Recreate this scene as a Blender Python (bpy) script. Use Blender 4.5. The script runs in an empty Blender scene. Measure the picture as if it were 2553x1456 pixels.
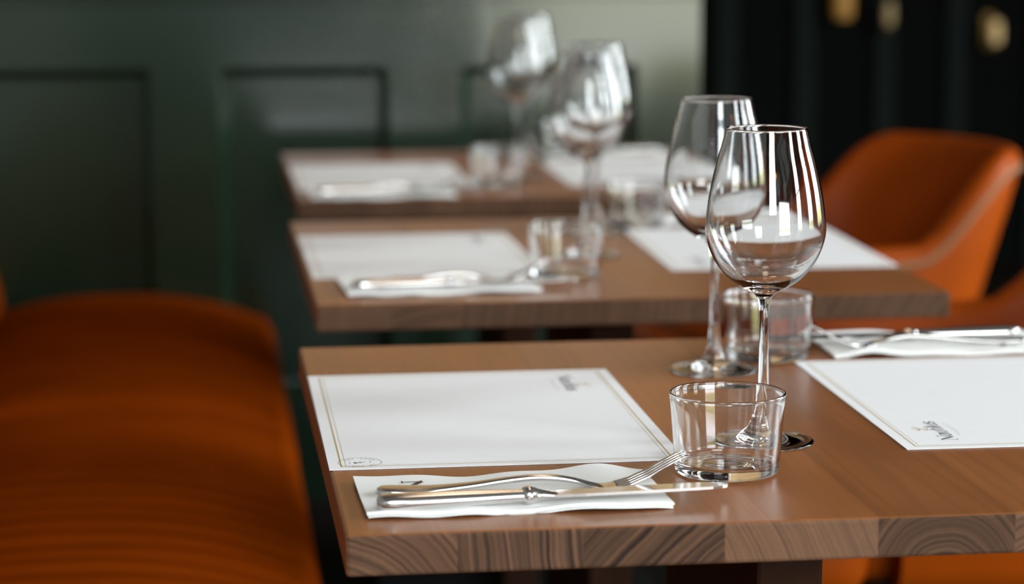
import bpy, bmesh, math, random
from mathutils import Vector, Matrix
PI = math.pi
SC = bpy.context.scene
COL = SC.collection
T = 0.745                       # height of the table tops above the floor
random.seed(7)

# ------------------------------------------------------------------ camera
cam_d = bpy.data.cameras.new('camera')
cam = bpy.data.objects.new('camera', cam_d)
COL.objects.link(cam)
F_PX, YAW, PITCH, ROLL = 6129.7, 0.1277, 0.1512, -0.0024
cam_d.sensor_width = 36.0
cam_d.lens = F_PX / 2553 * 36.0
cy_, sy_, cp_, sp_ = math.cos(YAW), math.sin(YAW), math.cos(PITCH), math.sin(PITCH)
fw = Vector((sy_ * cp_, cy_ * cp_, -sp_))
rt = Vector((cy_, -sy_, 0))
up = rt.cross(fw)
rt2 = math.cos(ROLL) * rt + math.sin(ROLL) * up
up2 = -math.sin(ROLL) * rt + math.cos(ROLL) * up
CAM = Vector((0, 0, T + 0.4475))
cam.matrix_world = Matrix(((rt2.x, up2.x, -fw.x, CAM.x), (rt2.y, up2.y, -fw.y, CAM.y),
                           (rt2.z, up2.z, -fw.z, CAM.z), (0, 0, 0, 1)))
cam_d.clip_start = 0.05
cam_d.dof.use_dof = True
cam_d.dof.focus_distance = 2.02
cam_d.dof.aperture_fstop = 3.8
SC.camera = cam

# ------------------------------------------------------------------ world, light, exposure
SC.view_settings.view_transform = 'Standard'
SC.view_settings.look = 'None'
SC.view_settings.gamma = 1.0
SC.view_settings.exposure = 0.0
SC.view_settings.use_curve_mapping = False
SKY = 14.0
wd = bpy.data.worlds.new('daylight')
SC.world = wd
wd.use_nodes = True
nt = wd.node_tree
nt.nodes.clear()
w_out = nt.nodes.new('ShaderNodeOutputWorld')
w_bg = nt.nodes.new('ShaderNodeBackground')
w_tc = nt.nodes.new('ShaderNodeTexCoord')
w_sep = nt.nodes.new('ShaderNodeSeparateXYZ')
w_mr = nt.nodes.new('ShaderNodeMapRange')
w_cr = nt.nodes.new('ShaderNodeValToRGB')
w_mr.inputs[1].default_value = -0.5
w_mr.inputs[2].default_value = 0.5
nt.links.new(w_tc.outputs['Generated'], w_sep.inputs[0])
nt.links.new(w_sep.outputs['Z'], w_mr.inputs[0])
nt.links.new(w_mr.outputs[0], w_cr.inputs[0])
cr = w_cr.color_ramp                       # street below, a hedge and parked cars, pale sky above
cr.elements[0].position = 0.0
cr.elements[0].color = (0.55, 0.56, 0.58, 1)
cr.elements[1].position = 1.0
cr.elements[1].color = (0.86, 0.95, 1.0, 1)
for p, c in ((0.44, (0.66, 0.68, 0.72, 1)), (0.455, (0.24, 0.24, 0.10, 1)), (0.50, (0.36, 0.36, 0.17, 1)),
             (0.515, (0.62, 0.66, 0.56, 1)), (0.56, (0.9, 0.97, 1.0, 1))):
    e = cr.elements.new(p)
    e.color = c
nt.links.new(w_cr.outputs[0], w_bg.inputs[0])
w_up = nt.nodes.new('ShaderNodeMath')           # overcast sky: brighter towards the zenith
w_up.operation = 'MULTIPLY_ADD'
w_cl = nt.nodes.new('ShaderNodeMath')
w_cl.operation = 'MAXIMUM'
w_cl.inputs[1].default_value = 0.0
nt.links.new(w_sep.outputs['Z'], w_cl.inputs[0])
nt.links.new(w_cl.outputs[0], w_up.inputs[0])
w_up.inputs[1].default_value = SKY * 2.2
w_up.inputs[2].default_value = SKY
nt.links.new(w_up.outputs[0], w_bg.inputs[1])
nt.links.new(w_bg.outputs[0], w_out.inputs[0])
SC.cycles.max_bounces = 16
SC.cycles.transmission_bounces = 14
SC.cycles.glossy_bounces = 6
SC.cycles.diffuse_bounces = 4
SC.cycles.caustics_refractive = True
SC.cycles.caustics_reflective = True
SC.cycles.blur_glossy = 0.3
SC.cycles.sample_clamp_indirect = 12.0

ROOM = dict(x0=-0.55, x1=4.8, y0=-2.4, y1=8.2, z1=3.7)
# openings in the wall behind the camera (x0, x1, sill, head) and in the right-hand wall (y0, y1, sill, head)
REAR_WIN = [(-0.05, 1.15, 1.45, 3.50), (1.50, 3.60, 0.10, 1.95)]
SIDE_WIN = [(-1.5, -0.4, 0.62, 3.55), (1.1, 2.1, 0.62, 3.55), (3.2, 4.8, 0.62, 3.55)]  # the last opening is added to brighten the farther tables
def portal(loc, rot, w, h):
    l = bpy.data.lights.new('window_portal', 'AREA')
    l.shape = 'RECTANGLE'
    l.size, l.size_y = w, h
    l.cycles.is_portal = True
    o = bpy.data.objects.new('window_portal', l)
    o.location, o.rotation_euler = loc, rot
    COL.objects.link(o)
for a, b, c, d in REAR_WIN:
    portal(((a + b) / 2, ROOM['y0'] - 0.12, (c + d) / 2), (PI / 2, 0, 0), b - a, d - c)
for a, b, c, d in SIDE_WIN:
    portal((ROOM['x1'] + 0.12, (a + b) / 2, (c + d) / 2), (PI / 2, 0, PI / 2), b - a, d - c)

# ------------------------------------------------------------------ helpers
def link(name, me, parent=None):
    o = bpy.data.objects.new(name, me)
    COL.objects.link(o)
    if parent is not None:
        o.parent = parent
    return o

def tag(o, label=None, cat=None, group=None, kind=None):
    for k, v in (('label', label), ('category', cat), ('group', group), ('kind', kind)):
        if v:
            o[k] = v
    return o

def thing(name, loc, label, cat, group=None, rz=0.0):
    o = link(name, None)
    o.location = loc
    o.rotation_euler = (0, 0, rz)
    o.empty_display_size = 0.05
    return tag(o, label, cat, group)

def finish(bm, name, mat, parent=None, smooth=True, angle=None):
    bmesh.ops.recalc_face_normals(bm, faces=bm.faces)
    me = bpy.data.meshes.new(name)
    bm.to_mesh(me)
    bm.free()
    if mat is not None:
        me.materials.append(mat)
    if smooth:
        if angle is None:
            me.polygons.foreach_set('use_smooth', [True] * len(me.polygons))
        else:
            me.polygons.foreach_set('use_smooth', [True] * len(me.polygons))
            me.set_sharp_from_angle(angle=angle)
    return link(name, me, parent)

def copy_tree(src, loc, rz, label, group=None):
    r = src.copy()
    COL.objects.link(r)
    r.location = loc
    r.rotation_euler = (0, 0, rz)
    r['label'] = label
    if group:
        r['group'] = group
    for ch in src.children:
        c = ch.copy()
        COL.objects.link(c)
        c.parent = r
        for g in ch.children:
            d = g.copy()
            COL.objects.link(d)
            d.parent = c
    return r

def box(bm, x0, x1, y0, y1, z0, z1, bevel=0.0, seg=2):
    r = bmesh.ops.create_cube(bm, size=1.0)
    vs = r['verts']
    for v in vs:
        v.co = Vector((x0 + (v.co.x + .5) * (x1 - x0), y0 + (v.co.y + .5) * (y1 - y0), z0 + (v.co.z + .5) * (z1 - z0)))
    if bevel > 0:
        es = list({e for v in vs for e in v.link_edges})
        bmesh.ops.bevel(bm, geom=es, offset=bevel, segments=seg, profile=0.5, affect='EDGES')

def catmull(pts, n=6):
    out = []
    P = [pts[0]] + list(pts) + [pts[-1]]
    for i in range(1, len(P) - 2):
        p0, p1, p2, p3 = [Vector(p) for p in P[i - 1:i + 3]]
        for k in range(n):
            t = k / n
            out.append(0.5 * ((2 * p1) + (p2 - p0) * t + (2 * p0 - 5 * p1 + 4 * p2 - p3) * t * t + (3 * p1 - p0 - 3 * p2 + p3) * t ** 3))
    out.append(Vector(P[-2]))
    return out

def lathe(bm, prof, seg=96):
    rings = []
    for r, z in prof:
        if r < 1e-6:
            rings.append([bm.verts.new((0, 0, z))])
        else:
            rings.append([bm.verts.new((r * math.cos(2 * PI * k / seg), r * math.sin(2 * PI * k / seg), z)) for k in range(seg)])
    for a, b in zip(rings, rings[1:]):
        for k in range(seg):
            k2 = (k + 1) % seg
            if len(a) == 1 and len(b) == 1:
                continue
            if len(a) == 1:
                bm.faces.new((a[0], b[k], b[k2]))
            elif len(b) == 1:
                bm.faces.new((a[k], b[0], a[k2]))
            else:
                bm.faces.new((a[k], b[k], b[k2], a[k2]))

def loft(bm, sections, caps=True):
    rings = [[bm.verts.new(p) for p in s] for s in sections]
    n = len(rings[0])
    for a, b in zip(rings, rings[1:]):
        for k in range(n):
            bm.faces.new((a[k], a[(k + 1) % n], b[(k + 1) % n], b[k]))
    if caps:
        bm.faces.new(rings[0][::-1])
        bm.faces.new(rings[-1])

def oval(x, yc, zc, hw, ht, n=20, e=1.0):
    """Section in the plane x = const: superellipse of half-width hw and half-thickness ht."""
    out = []
    for k in range(n):
        a = 2 * PI * k / n
        c, s = math.cos(a), math.sin(a)
        out.append(Vector((x, yc + hw * math.copysign(abs(c) ** e, c), zc + ht * math.copysign(abs(s) ** e, s))))
    return out

def tube(bm, pts, r, n=12):
    """Tube through points; r is a number or a list of radii."""
    pts = [Vector(p) for p in pts]
    secs = []
    prev = None
    for i, p in enumerate(pts):
        d = (pts[min(i + 1, len(pts) - 1)] - pts[max(i - 1, 0)]).normalized()
        if prev is None:
            u = d.cross(Vector((0, 0, 1)))
            if u.length < 1e-3:
                u = d.cross(Vector((1, 0, 0)))
        else:
            u = prev - d * prev.dot(d)
        u.normalize()
        prev = u
        v = d.cross(u)
        rr = r[i] if isinstance(r, (list, tuple)) else r
        secs.append([p + rr * (math.cos(2 * PI * k / n) * u + math.sin(2 * PI * k / n) * v) for k in range(n)])
    loft(bm, secs)

def ribbon(bm, pts, w, z=0.0, fz=None):
    """Flat inked stroke through 2-D points; w is a number or list of widths."""
    pts = [Vector((p[0], p[1])) for p in pts]
    L, R = [], []
    for i, p in enumerate(pts):
        d = (pts[min(i + 1, len(pts) - 1)] - pts[max(i - 1, 0)])
        if d.length < 1e-9:
            d = Vector((1, 0))
        d.normalize()
        nrm = Vector((-d.y, d.x))
        ww = (w[i] if isinstance(w, (list, tuple)) else w) / 2
        a, b = p + nrm * ww, p - nrm * ww
        L.append(bm.verts.new((a.x, a.y, z if fz is None else fz(a.x, a.y))))
        R.append(bm.verts.new((b.x, b.y, z if fz is None else fz(b.x, b.y))))
    for i in range(len(pts) - 1):
        bm.faces.new((R[i], R[i + 1], L[i + 1], L[i]))

# ------------------------------------------------------------------ materials
def mat(name):
    m = bpy.data.materials.new(name)
    m.use_nodes = True
    t = m.node_tree
    b = t.nodes['Principled BSDF']
    return m, t, b

def nd(t, typ, **kw):
    n = t.nodes.new(typ)
    for k, v in kw.items():
        setattr(n, k, v)
    return n

def math_n(t, op, a, b=None):
    n = nd(t, 'ShaderNodeMath', operation=op)
    for i, v in enumerate((a, b)):
        if v is None:
            continue
        if isinstance(v, (int, float)):
            n.inputs[i].default_value = v
        else:
            t.links.new(v, n.inputs[i])
    return n.outputs[0]

def mixc(t, fac, a, b, mode='MIX'):
    n = nd(t, 'ShaderNodeMix', data_type='RGBA', blend_type=mode)
    for i, v in ((0, fac), (6, a), (7, b)):
        if isinstance(v, (int, float)):
            n.inputs[i].default_value = v
        elif isinstance(v, tuple):
            n.inputs[i].default_value = v
        else:
            t.links.new(v, n.inputs[i])
    return n.outputs[2]

def simple(name, col, rough=0.5, metal=0.0, noise=0.0, nscale=40.0, bump=0.0, coat=0.0, spec=0.5):
    m, t, b = mat(name)
    b.inputs['Base Color'].default_value = (*col, 1)
    b.inputs['Roughness'].default_value = rough
    b.inputs['Metallic'].default_value = metal
    b.inputs['Coat Weight'].default_value = coat
    b.inputs['Specular IOR Level'].default_value = spec
    if noise or bump:
        tc = nd(t, 'ShaderNodeTexCoord')
        nz = nd(t, 'ShaderNodeTexNoise')
        nz.inputs['Scale'].default_value = nscale
        nz.inputs['Detail'].default_value = 5
        t.links.new(tc.outputs['Object'], nz.inputs['Vector'])
        if noise:
            lo = tuple(c * (1 - noise) for c in col) + (1,)
            hi = tuple(min(1, c * (1 + noise)) for c in col) + (1,)
            t.links.new(mixc(t, nz.outputs['Fac'], lo, hi), b.inputs['Base Color'])
        if bump:
            bp = nd(t, 'ShaderNodeBump')
            bp.inputs['Strength'].default_value = bump
            bp.inputs['Distance'].default_value = 0.002
            t.links.new(nz.outputs['Fac'], bp.inputs['Height'])
            t.links.new(bp.outputs[0], b.inputs['Normal'])
    return m

def emis(name, col, strength):
    m, t, b = mat(name)
    b.inputs['Base Color'].default_value = (*col, 1)
    b.inputs['Emission Color'].default_value = (*col, 1)
    b.inputs['Emission Strength'].default_value = strength
    return m

def glass_mat():
    m, t, b = mat('clear_glass')
    b.inputs['Base Color'].default_value = (0.985, 0.99, 0.99, 1)
    b.inputs['Roughness'].default_value = 0.0
    b.inputs['IOR'].default_value = 1.5
    b.inputs['Transmission Weight'].default_value = 1.0
    return m

def wood_mat():
    """Solid staves: growth rings around an axis along y, so the front shows end grain and the top shows long grain."""
    m, t, b = mat('stained_wood')
    tc = nd(t, 'ShaderNodeTexCoord')
    sep = nd(t, 'ShaderNodeSeparateXYZ')
    t.links.new(tc.outputs['Object'], sep.inputs[0])
    def attr(n):
        a = nd(t, 'ShaderNodeAttribute', attribute_name=n)
        return a.outputs['Fac']
    rx, rz, tone, con, endg, per = [attr(n) for n in ('ring_x', 'ring_z', 'tone', 'contrast', 'endgrain', 'period')]
    # wobble of the rings, stretched along y
    mp = nd(t, 'ShaderNodeMapping')
    mp.inputs['Scale'].default_value = (17, 2.5, 17)
    t.links.new(tc.outputs['Object'], mp.inputs[0])
    nz = nd(t, 'ShaderNodeTexNoise')
    nz.inputs['Scale'].default_value = 1.0
    nz.inputs['Detail'].default_value = 4
    t.links.new(mp.outputs[0], nz.inputs['Vector'])
    wob = math_n(t, 'MULTIPLY', math_n(t, 'SUBTRACT', nz.outputs['Fac'], 0.5), 0.010)
    dx = math_n(t, 'SUBTRACT', sep.outputs['X'], rx)
    dz = math_n(t, 'SUBTRACT', sep.outputs['Z'], rz)
    d = math_n(t, 'SQRT', math_n(t, 'ADD', math_n(t, 'MULTIPLY', dx, dx), math_n(t, 'MULTIPLY', dz, dz)))
    d = math_n(t, 'ADD', d, wob)
    ph = math_n(t, 'MULTIPLY', math_n(t, 'DIVIDE', d, per), 2 * PI)
    s = math_n(t, 'ADD', math_n(t, 'MULTIPLY', math_n(t, 'SINE', ph), 0.5), 0.5)
    nzf = nd(t, 'ShaderNodeTexNoise')
    nzf.noise_dimensions = '1D'
    nzf.inputs['Scale'].default_value = 1.0
    nzf.inputs['Detail'].default_value = 4
    nzf.inputs['Roughness'].default_value = 0.7
    t.links.new(math_n(t, 'DIVIDE', d, math_n(t, 'MULTIPLY', per, 0.9)), nzf.inputs['W'])
    irr = nd(t, 'ShaderNodeMapRange')
    irr.inputs[1].default_value, irr.inputs[2].default_value = 0.36, 0.64
    t.links.new(nzf.outputs['Fac'], irr.inputs[0])
    s = math_n(t, 'ADD', math_n(t, 'MULTIPLY', s, 0.30), math_n(t, 'MULTIPLY', irr.outputs[0], 0.75))
    # slow variation between groups of rings
    nz2 = nd(t, 'ShaderNodeTexNoise')
    nz2.noise_dimensions = '1D'
    nz2.inputs['Scale'].default_value = 90
    nz2.inputs['Detail'].default_value = 2
    t.links.new(d, nz2.inputs['W'])
    ring = math_n(t, 'MULTIPLY', s, math_n(t, 'ADD', math_n(t, 'MULTIPLY', nz2.outputs['Fac'], 1.5), 0.25))
    # fine pores along the grain
    mp3 = nd(t, 'ShaderNodeMapping')
    mp3.inputs['Scale'].default_value = (420, 14, 420)
    t.links.new(tc.outputs['Object'], mp3.inputs[0])
    nz3 = nd(t, 'ShaderNodeTexNoise')
    nz3.inputs['Scale'].default_value = 1.0
    nz3.inputs['Detail'].default_value = 3
    t.links.new(mp3.outputs[0], nz3.inputs['Vector'])
    # broad blotches
    mp4 = nd(t, 'ShaderNodeMapping')
    mp4.inputs['Scale'].default_value = (16, 5, 16)
    t.links.new(tc.outputs['Object'], mp4.inputs[0])
    nz4 = nd(t, 'ShaderNodeTexNoise')
    nz4.inputs['Scale'].default_value = 1.0
    nz4.inputs['Detail'].default_value = 3
    t.links.new(mp4.outputs[0], nz4.inputs['Vector'])
    top = mixc(t, nz4.outputs['Fac'], (0.23, 0.072, 0.018, 1), (0.38, 0.136, 0.038, 1))
    top = mixc(t, math_n(t, 'MULTIPLY', ring, 0.35), top, (0.12, 0.05, 0.022, 1))
    top = mixc(t, math_n(t, 'MULTIPLY', nz3.outputs['Fac'], 0.35), top, (0.12, 0.05, 0.022, 1))
    end_l = mixc(t, nz4.outputs['Fac'], (0.125, 0.062, 0.034, 1), (0.21, 0.110, 0.062, 1))
    endc = mixc(t, math_n(t, 'MULTIPLY', ring, con), end_l, (0.032, 0.018, 0.013, 1))
    endc = mixc(t, math_n(t, 'MULTIPLY', nz3.outputs['Fac'], 0.3), endc, (0.045, 0.027, 0.019, 1))
    c = mixc(t, endg, top, endc)
    lighter = math_n(t, 'ADD', math_n(t, 'MULTIPLY', tone, 0.45), 0.55)      # staves differ less on the long grain than on the ends
    tone_v = math_n(t, 'ADD', lighter, math_n(t, 'MULTIPLY', endg, math_n(t, 'SUBTRACT', tone, lighter)))
    tn = nd(t, 'ShaderNodeCombineColor')
    for i in range(3):
        t.links.new(tone_v, tn.inputs[i])
    c = mixc(t, 1.0, c, tn.outputs[0], 'MULTIPLY')
    t.links.new(c, b.inputs['Base Color'])
    rg = math_n(t, 'ADD', math_n(t, 'MULTIPLY', nz4.outputs['Fac'], 0.12), 0.30)
    t.links.new(math_n(t, 'ADD', rg, math_n(t, 'MULTIPLY', endg, 0.2)), b.inputs['Roughness'])
    t.links.new(math_n(t, 'SUBTRACT', 0.29, math_n(t, 'MULTIPLY', endg, 0.23)), b.inputs['Specular IOR Level'])
    bp = nd(t, 'ShaderNodeBump')
    bp.inputs['Strength'].default_value = 0.12
    bp.inputs['Distance'].default_value = 0.0006
    t.links.new(nz3.outputs['Fac'], bp.inputs['Height'])
    t.links.new(bp.outputs[0], b.inputs['Normal'])
    return m

MAT_W, MAT_D = 0.297, 0.42
def paper_mat():
    """White menu paper with a double gold rule and a faint dotted diamond pattern."""
    m, t, b = mat('printed_paper')
    tc = nd(t, 'ShaderNodeTexCoord')
    sep = nd(t, 'ShaderNodeSeparateXYZ')
    t.links.new(tc.outputs['Object'], sep.inputs[0])
    ax = math_n(t, 'ABSOLUTE', sep.outputs['X'])
    ay = math_n(t, 'ABSOLUTE', sep.outputs['Y'])
    ex = math_n(t, 'SUBTRACT', MAT_W / 2, ax)
    ey = math_n(t, 'SUBTRACT', MAT_D / 2, ay)
    e = math_n(t, 'MINIMUM', ex, ey)
    def line(pos, w):
        return math_n(t, 'LESS_THAN', math_n(t, 'ABSOLUTE', math_n(t, 'SUBTRACT', e, pos)), w / 2)
    c = (0.80, 0.80, 0.81, 1)
    # dotted diamonds
    per = 0.068
    u = math_n(t, 'ADD', sep.outputs['X'], sep.outputs['Y'])
    v = math_n(t, 'SUBTRACT', sep.outputs['X'], sep.outputs['Y'])
    def dots(p, q):
        f = math_n(t, 'ABSOLUTE', math_n(t, 'SUBTRACT', math_n(t, 'FRACT', math_n(t, 'ADD', math_n(t, 'DIVIDE', p, per), 20.25)), 0.5))
        l = math_n(t, 'LESS_THAN', f, 0.0055)
        g = math_n(t, 'GREATER_THAN', math_n(t, 'FRACT', math_n(t, 'ADD', math_n(t, 'DIVIDE', q, 0.0022), 500.0)), 0.5)
        return math_n(t, 'MULTIPLY', l, g)
    inside = math_n(t, 'GREATER_THAN', e, 0.015)
    dd = math_n(t, 'MULTIPLY', math_n(t, 'MAXIMUM', dots(u, v), dots(v, u)), inside)
    c = mixc(t, math_n(t, 'MULTIPLY', dd, 0.45), c, (0.50, 0.50, 0.52, 1))
    c = mixc(t, line(0.0103, 0.0014), c, (0.42, 0.29, 0.11, 1))
    c = mixc(t, line(0.0140, 0.0006), c, (0.45, 0.33, 0.17, 1))
    t.links.new(c, b.inputs['Base Color'])
    b.inputs['Roughness'].default_value = 0.55
    b.inputs['Specular IOR Level'].default_value = 0.1
    return m

def leather_mat(name, col, rough=0.38, spec=0.25):
    m, t, b = mat(name)
    tc = nd(t, 'ShaderNodeTexCoord')
    nz = nd(t, 'ShaderNodeTexNoise')
    nz.inputs['Scale'].default_value = 6
    nz.inputs['Detail'].default_value = 6
    t.links.new(tc.outputs['Object'], nz.inputs['Vector'])
    lo = tuple(c * 0.75 for c in col) + (1,)
    hi = tuple(min(1, c * 1.25) for c in col) + (1,)
    t.links.new(mixc(t, nz.outputs['Fac'], lo, hi), b.inputs['Base Color'])
    b.inputs['Roughness'].default_value = rough
    b.inputs['Specular IOR Level'].default_value = spec
    vo = nd(t, 'ShaderNodeTexVoronoi')
    vo.inputs['Scale'].default_value = 350
    t.links.new(tc.outputs['Object'], vo.inputs['Vector'])
    bp = nd(t, 'ShaderNodeBump')
    bp.inputs['Strength'].default_value = 0.15
    bp.inputs['Distance'].default_value = 0.001
    t.links.new(vo.outputs['Distance'], bp.inputs['Height'])
    t.links.new(bp.outputs[0], b.inputs['Normal'])
    return m

M = dict(
    glass=glass_mat(), wood=wood_mat(), paper=paper_mat(),
    napkin=simple('napkin_tissue', (0.82, 0.82, 0.80), 0.85, noise=0.03, nscale=300, bump=0.1),
    ink=simple('black_ink', (0.03, 0.028, 0.03), 0.6),
    redink=simple('dark_maroon_ink', (0.06, 0.02, 0.025), 0.6),
    gold=simple('gold_ink', (0.50, 0.38, 0.18), 0.5),
    greyink=simple('grey_ink', (0.42, 0.40, 0.38), 0.6),
    steel=simple('polished_steel', (0.66, 0.64, 0.63), 0.16, metal=1.0),
    leather=leather_mat('tan_leather', (0.26, 0.043, 0.0015), 0.42, 0.07),
    bench=leather_mat('bench_leather', (0.19, 0.029, 0.001), 0.6, 0.0),
    seam=simple('braided_seam', (0.20, 0.085, 0.025), 0.7, noise=0.4, nscale=120, bump=0.5),
    darkmetal=simple('black_metal', (0.006, 0.006, 0.006), 0.5, spec=0.2),
    legwood=simple('dark_leg_wood', (0.026, 0.010, 0.005), 0.6, noise=0.4, nscale=30, spec=0.05),
    green=simple('green_gloss_paint', (0.008, 0.021, 0.010), 0.155, noise=0.05, nscale=8, bump=0.03, spec=0.75),
    upper=simple('buff_wall_paint', (0.62, 0.40, 0.18), 0.6, noise=0.05, nscale=5),
    black=simple('black_room_paint', (0.003, 0.0035, 0.003), 0.8, spec=0.03),
    blackgreen=simple('black_green_board', (0.007, 0.010, 0.008), 0.7, spec=0.05),
    floor=simple('dark_floor_boards', (0.010, 0.007, 0.005), 0.7, spec=0.05, noise=0.3, nscale=12),
    ceil=simple('grey_ceiling', (0.20, 0.19, 0.17), 0.8),
    plaster=simple('dark_plaster', (0.16, 0.15, 0.14), 0.7),
    darkplaster=simple('charcoal_plaster', (0.04, 0.04, 0.038), 0.8, spec=0.1),
    frame=simple('window_paint', (0.55, 0.56, 0.55), 0.5),
    brass=simple('dark_brass', (0.10, 0.06, 0.02), 0.4, metal=1.0),
    tanglow=emis('warm_shade_glow', (0.55, 0.38, 0.17), 0.42),
    dimglow=emis('dim_shade_glow', (0.40, 0.28, 0.13), 0.08),
    amber=emis('amber_blur_glow', (0.45, 0.22, 0.04), 0.04),
    opal=emis('fill_globe_glow', (1.0, 0.74, 0.52), 9.0),  # glow of the added globes over the tables
    bulb=emis('filament_bulb', (1.0, 0.42, 0.10), 16.0),
)

# ------------------------------------------------------------------ setting
R = ROOM
def struct(name, bm, m, smooth=False):
    o = finish(bm, name, m, None, smooth)
    o['kind'] = 'structure'
    return o

bm = bmesh.new(); box(bm, R['x0'] - .2, R['x1'] + .2, R['y0'] - .2, R['y1'] + .2, -0.1, 0.0); struct('floor', bm, M['floor'])
bm = bmesh.new(); box(bm, R['x0'] - .2, R['x1'] + .2, R['y0'] - .2, R['y1'] + .2, R['z1'], R['z1'] + .1); struct('ceiling', bm, M['ceil'])
bm = bmesh.new(); box(bm, R['x0'] - .15, R['x0'], R['y0'], R['y1'], 0, R['z1']); struct('wall_left', bm, M['plaster'])

def pierced(axis, pos, th, lo, hi, holes):
    """Wall with window openings; axis 'y' = wall at y = pos running along x."""
    bm = bmesh.new()
    def put(a, b, z0, z1):
        if b - a < 1e-4:
            return
        if axis == 'y':
            box(bm, a, b, pos - th, pos, z0, z1)
        else:
            box(bm, pos, pos + th, a, b, z0, z1)
    c = lo
    for a, b, sill, head in holes:
        put(c, a, 0, R['z1'])
        put(a, b, 0, sill)
        put(a, b, head, R['z1'])
        c = b
    put(c, hi, 0, R['z1'])
    return bm
struct('wall_rear', pierced('y', R['y0'], 0.15, R['x0'] - .15, R['x1'] + .15, REAR_WIN), M['darkplaster'])
struct('wall_right', pierced('x', R['x1'], 0.15, R['y0'] - .15, R['y1'] + .15, SIDE_WIN), M['black'])
n_w = 0
for axis, wins in (('y', REAR_WIN), ('x', SIDE_WIN)):
    for a, b, z0, z1 in wins:
        n_w += 1
        bm = bmesh.new()
        def bar(p, q, zz0, zz1):
            if axis == 'y':
                box(bm, p, q, R['y0'] - .10, R['y0'] - .04, zz0, zz1)
            else:
                box(bm, R['x1'] + .04, R['x1'] + .10, p, q, zz0, zz1)
        bar(a, a + .06, z0, z1); bar(b - .06, b, z0, z1); bar(a + .06, b - .06, z0, z0 + .08); bar(a + .06, b - .06, z1 - .06, z1)
        if z1 > 3.52:
            bar(a + .06, b - .06, 2.02, 2.06)
        if axis == 'x':
            bar((a + b) / 2 - .02, (a + b) / 2 + .02, z0 + .08, z1 - .06)
        struct('window_%d' % n_w, bm, M['frame'])

# panelled partition at the end of the aisle (y = 5), its recessed panels cut into one mesh
PY, PX1 = 5.0, 1.035
RAIL_Z = T + 0.284
panels = [(-0.435, -0.089), (0.047, 0.391), (0.539, 0.904)]
P_Z0, P_Z1 = T - 0.52, T + 0.148
bm = bmesh.new()
xs = [R['x0']]
for a, b in panels:
    xs += [a, b]
xs.append(PX1)
def quad(p):
    bm.faces.new([bm.verts.new(v) for v in p])
for i in range(len(xs) - 1):
    a, b = xs[i], xs[i + 1]
    if i % 2 == 0:
        quad([(a, PY, 0), (b, PY, 0), (b, PY, RAIL_Z), (a, PY, RAIL_Z)])
    else:
        quad([(a, PY, 0), (b, PY, 0), (b, PY, P_Z0), (a, PY, P_Z0)])
        quad([(a, PY, P_Z1), (b, PY, P_Z1), (b, PY, RAIL_Z), (a, PY, RAIL_Z)])
        # sloped moulding down into the recessed panel
        steps = [(0.0, 0.0), (0.004, 0.002), (0.017, 0.024), (0.020, 0.025)]
        for (i0, d0), (i1, d1) in zip(steps, steps[1:]):
            A = [(a + i0, PY + d0, P_Z0 + i0), (b - i0, PY + d0, P_Z0 + i0), (b - i0, PY + d0, P_Z1 - i0), (a + i0, PY + d0, P_Z1 - i0)]
            B = [(a + i1, PY + d1, P_Z0 + i1), (b - i1, PY + d1, P_Z0 + i1), (b - i1, PY + d1, P_Z1 - i1), (a + i1, PY + d1, P_Z1 - i1)]
            for k in range(4):
                k2 = (k + 1) % 4
                quad([A[k], A[k2], B[k2], B[k]])
        i1, d1 = steps[-1]
        quad([(a + i1, PY + d1, P_Z0 + i1), (b - i1, PY + d1, P_Z0 + i1), (b - i1, PY + d1, P_Z1 - i1), (a + i1, PY + d1, P_Z1 - i1)])
# right-hand end and back
quad([(PX1, PY, 0), (PX1, PY + .14, 0), (PX1, PY + .14, RAIL_Z), (PX1, PY, RAIL_Z)])
quad([(PX1, PY + .14, 0), (R['x0'], PY + .14, 0), (R['x0'], PY + .14, RAIL_Z), (PX1, PY + .14, RAIL_Z)])
bmesh.ops.remove_doubles(bm, verts=bm.verts, dist=1e-5)
struct('wall_back', bm, M['green'])
bm = bmesh.new()
box(bm, R['x0'], PX1, PY - .020, PY + .14, RAIL_Z, RAIL_Z + .016, .003)
box(bm, R['x0'], PX1, PY - .030, PY + .14, RAIL_Z + .016, RAIL_Z + .045, .006)
struct('trim_1', bm, M['green'])
bm = bmesh.new(); box(bm, R['x0'], PX1, PY + .01, PY + .13, RAIL_Z + .045, R['z1']); struct('wall_upper', bm, M['upper'])
# dark room beyond
bm = bmesh.new(); box(bm, R['x0'], R['x1'], R['y1'], R['y1'] + .15, 0, R['z1']); struct('wall_far', bm, M['black'])
for i, x in enumerate((1.75, 2.02, 2.30, 2.55, 2.85)):
    bm = bmesh.new(); box(bm, x, x + .07, R['y1'] - .03, R['y1'], 0, R['z1']); struct('trim_%d' % (i + 2), bm, M['blackgreen'])

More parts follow.
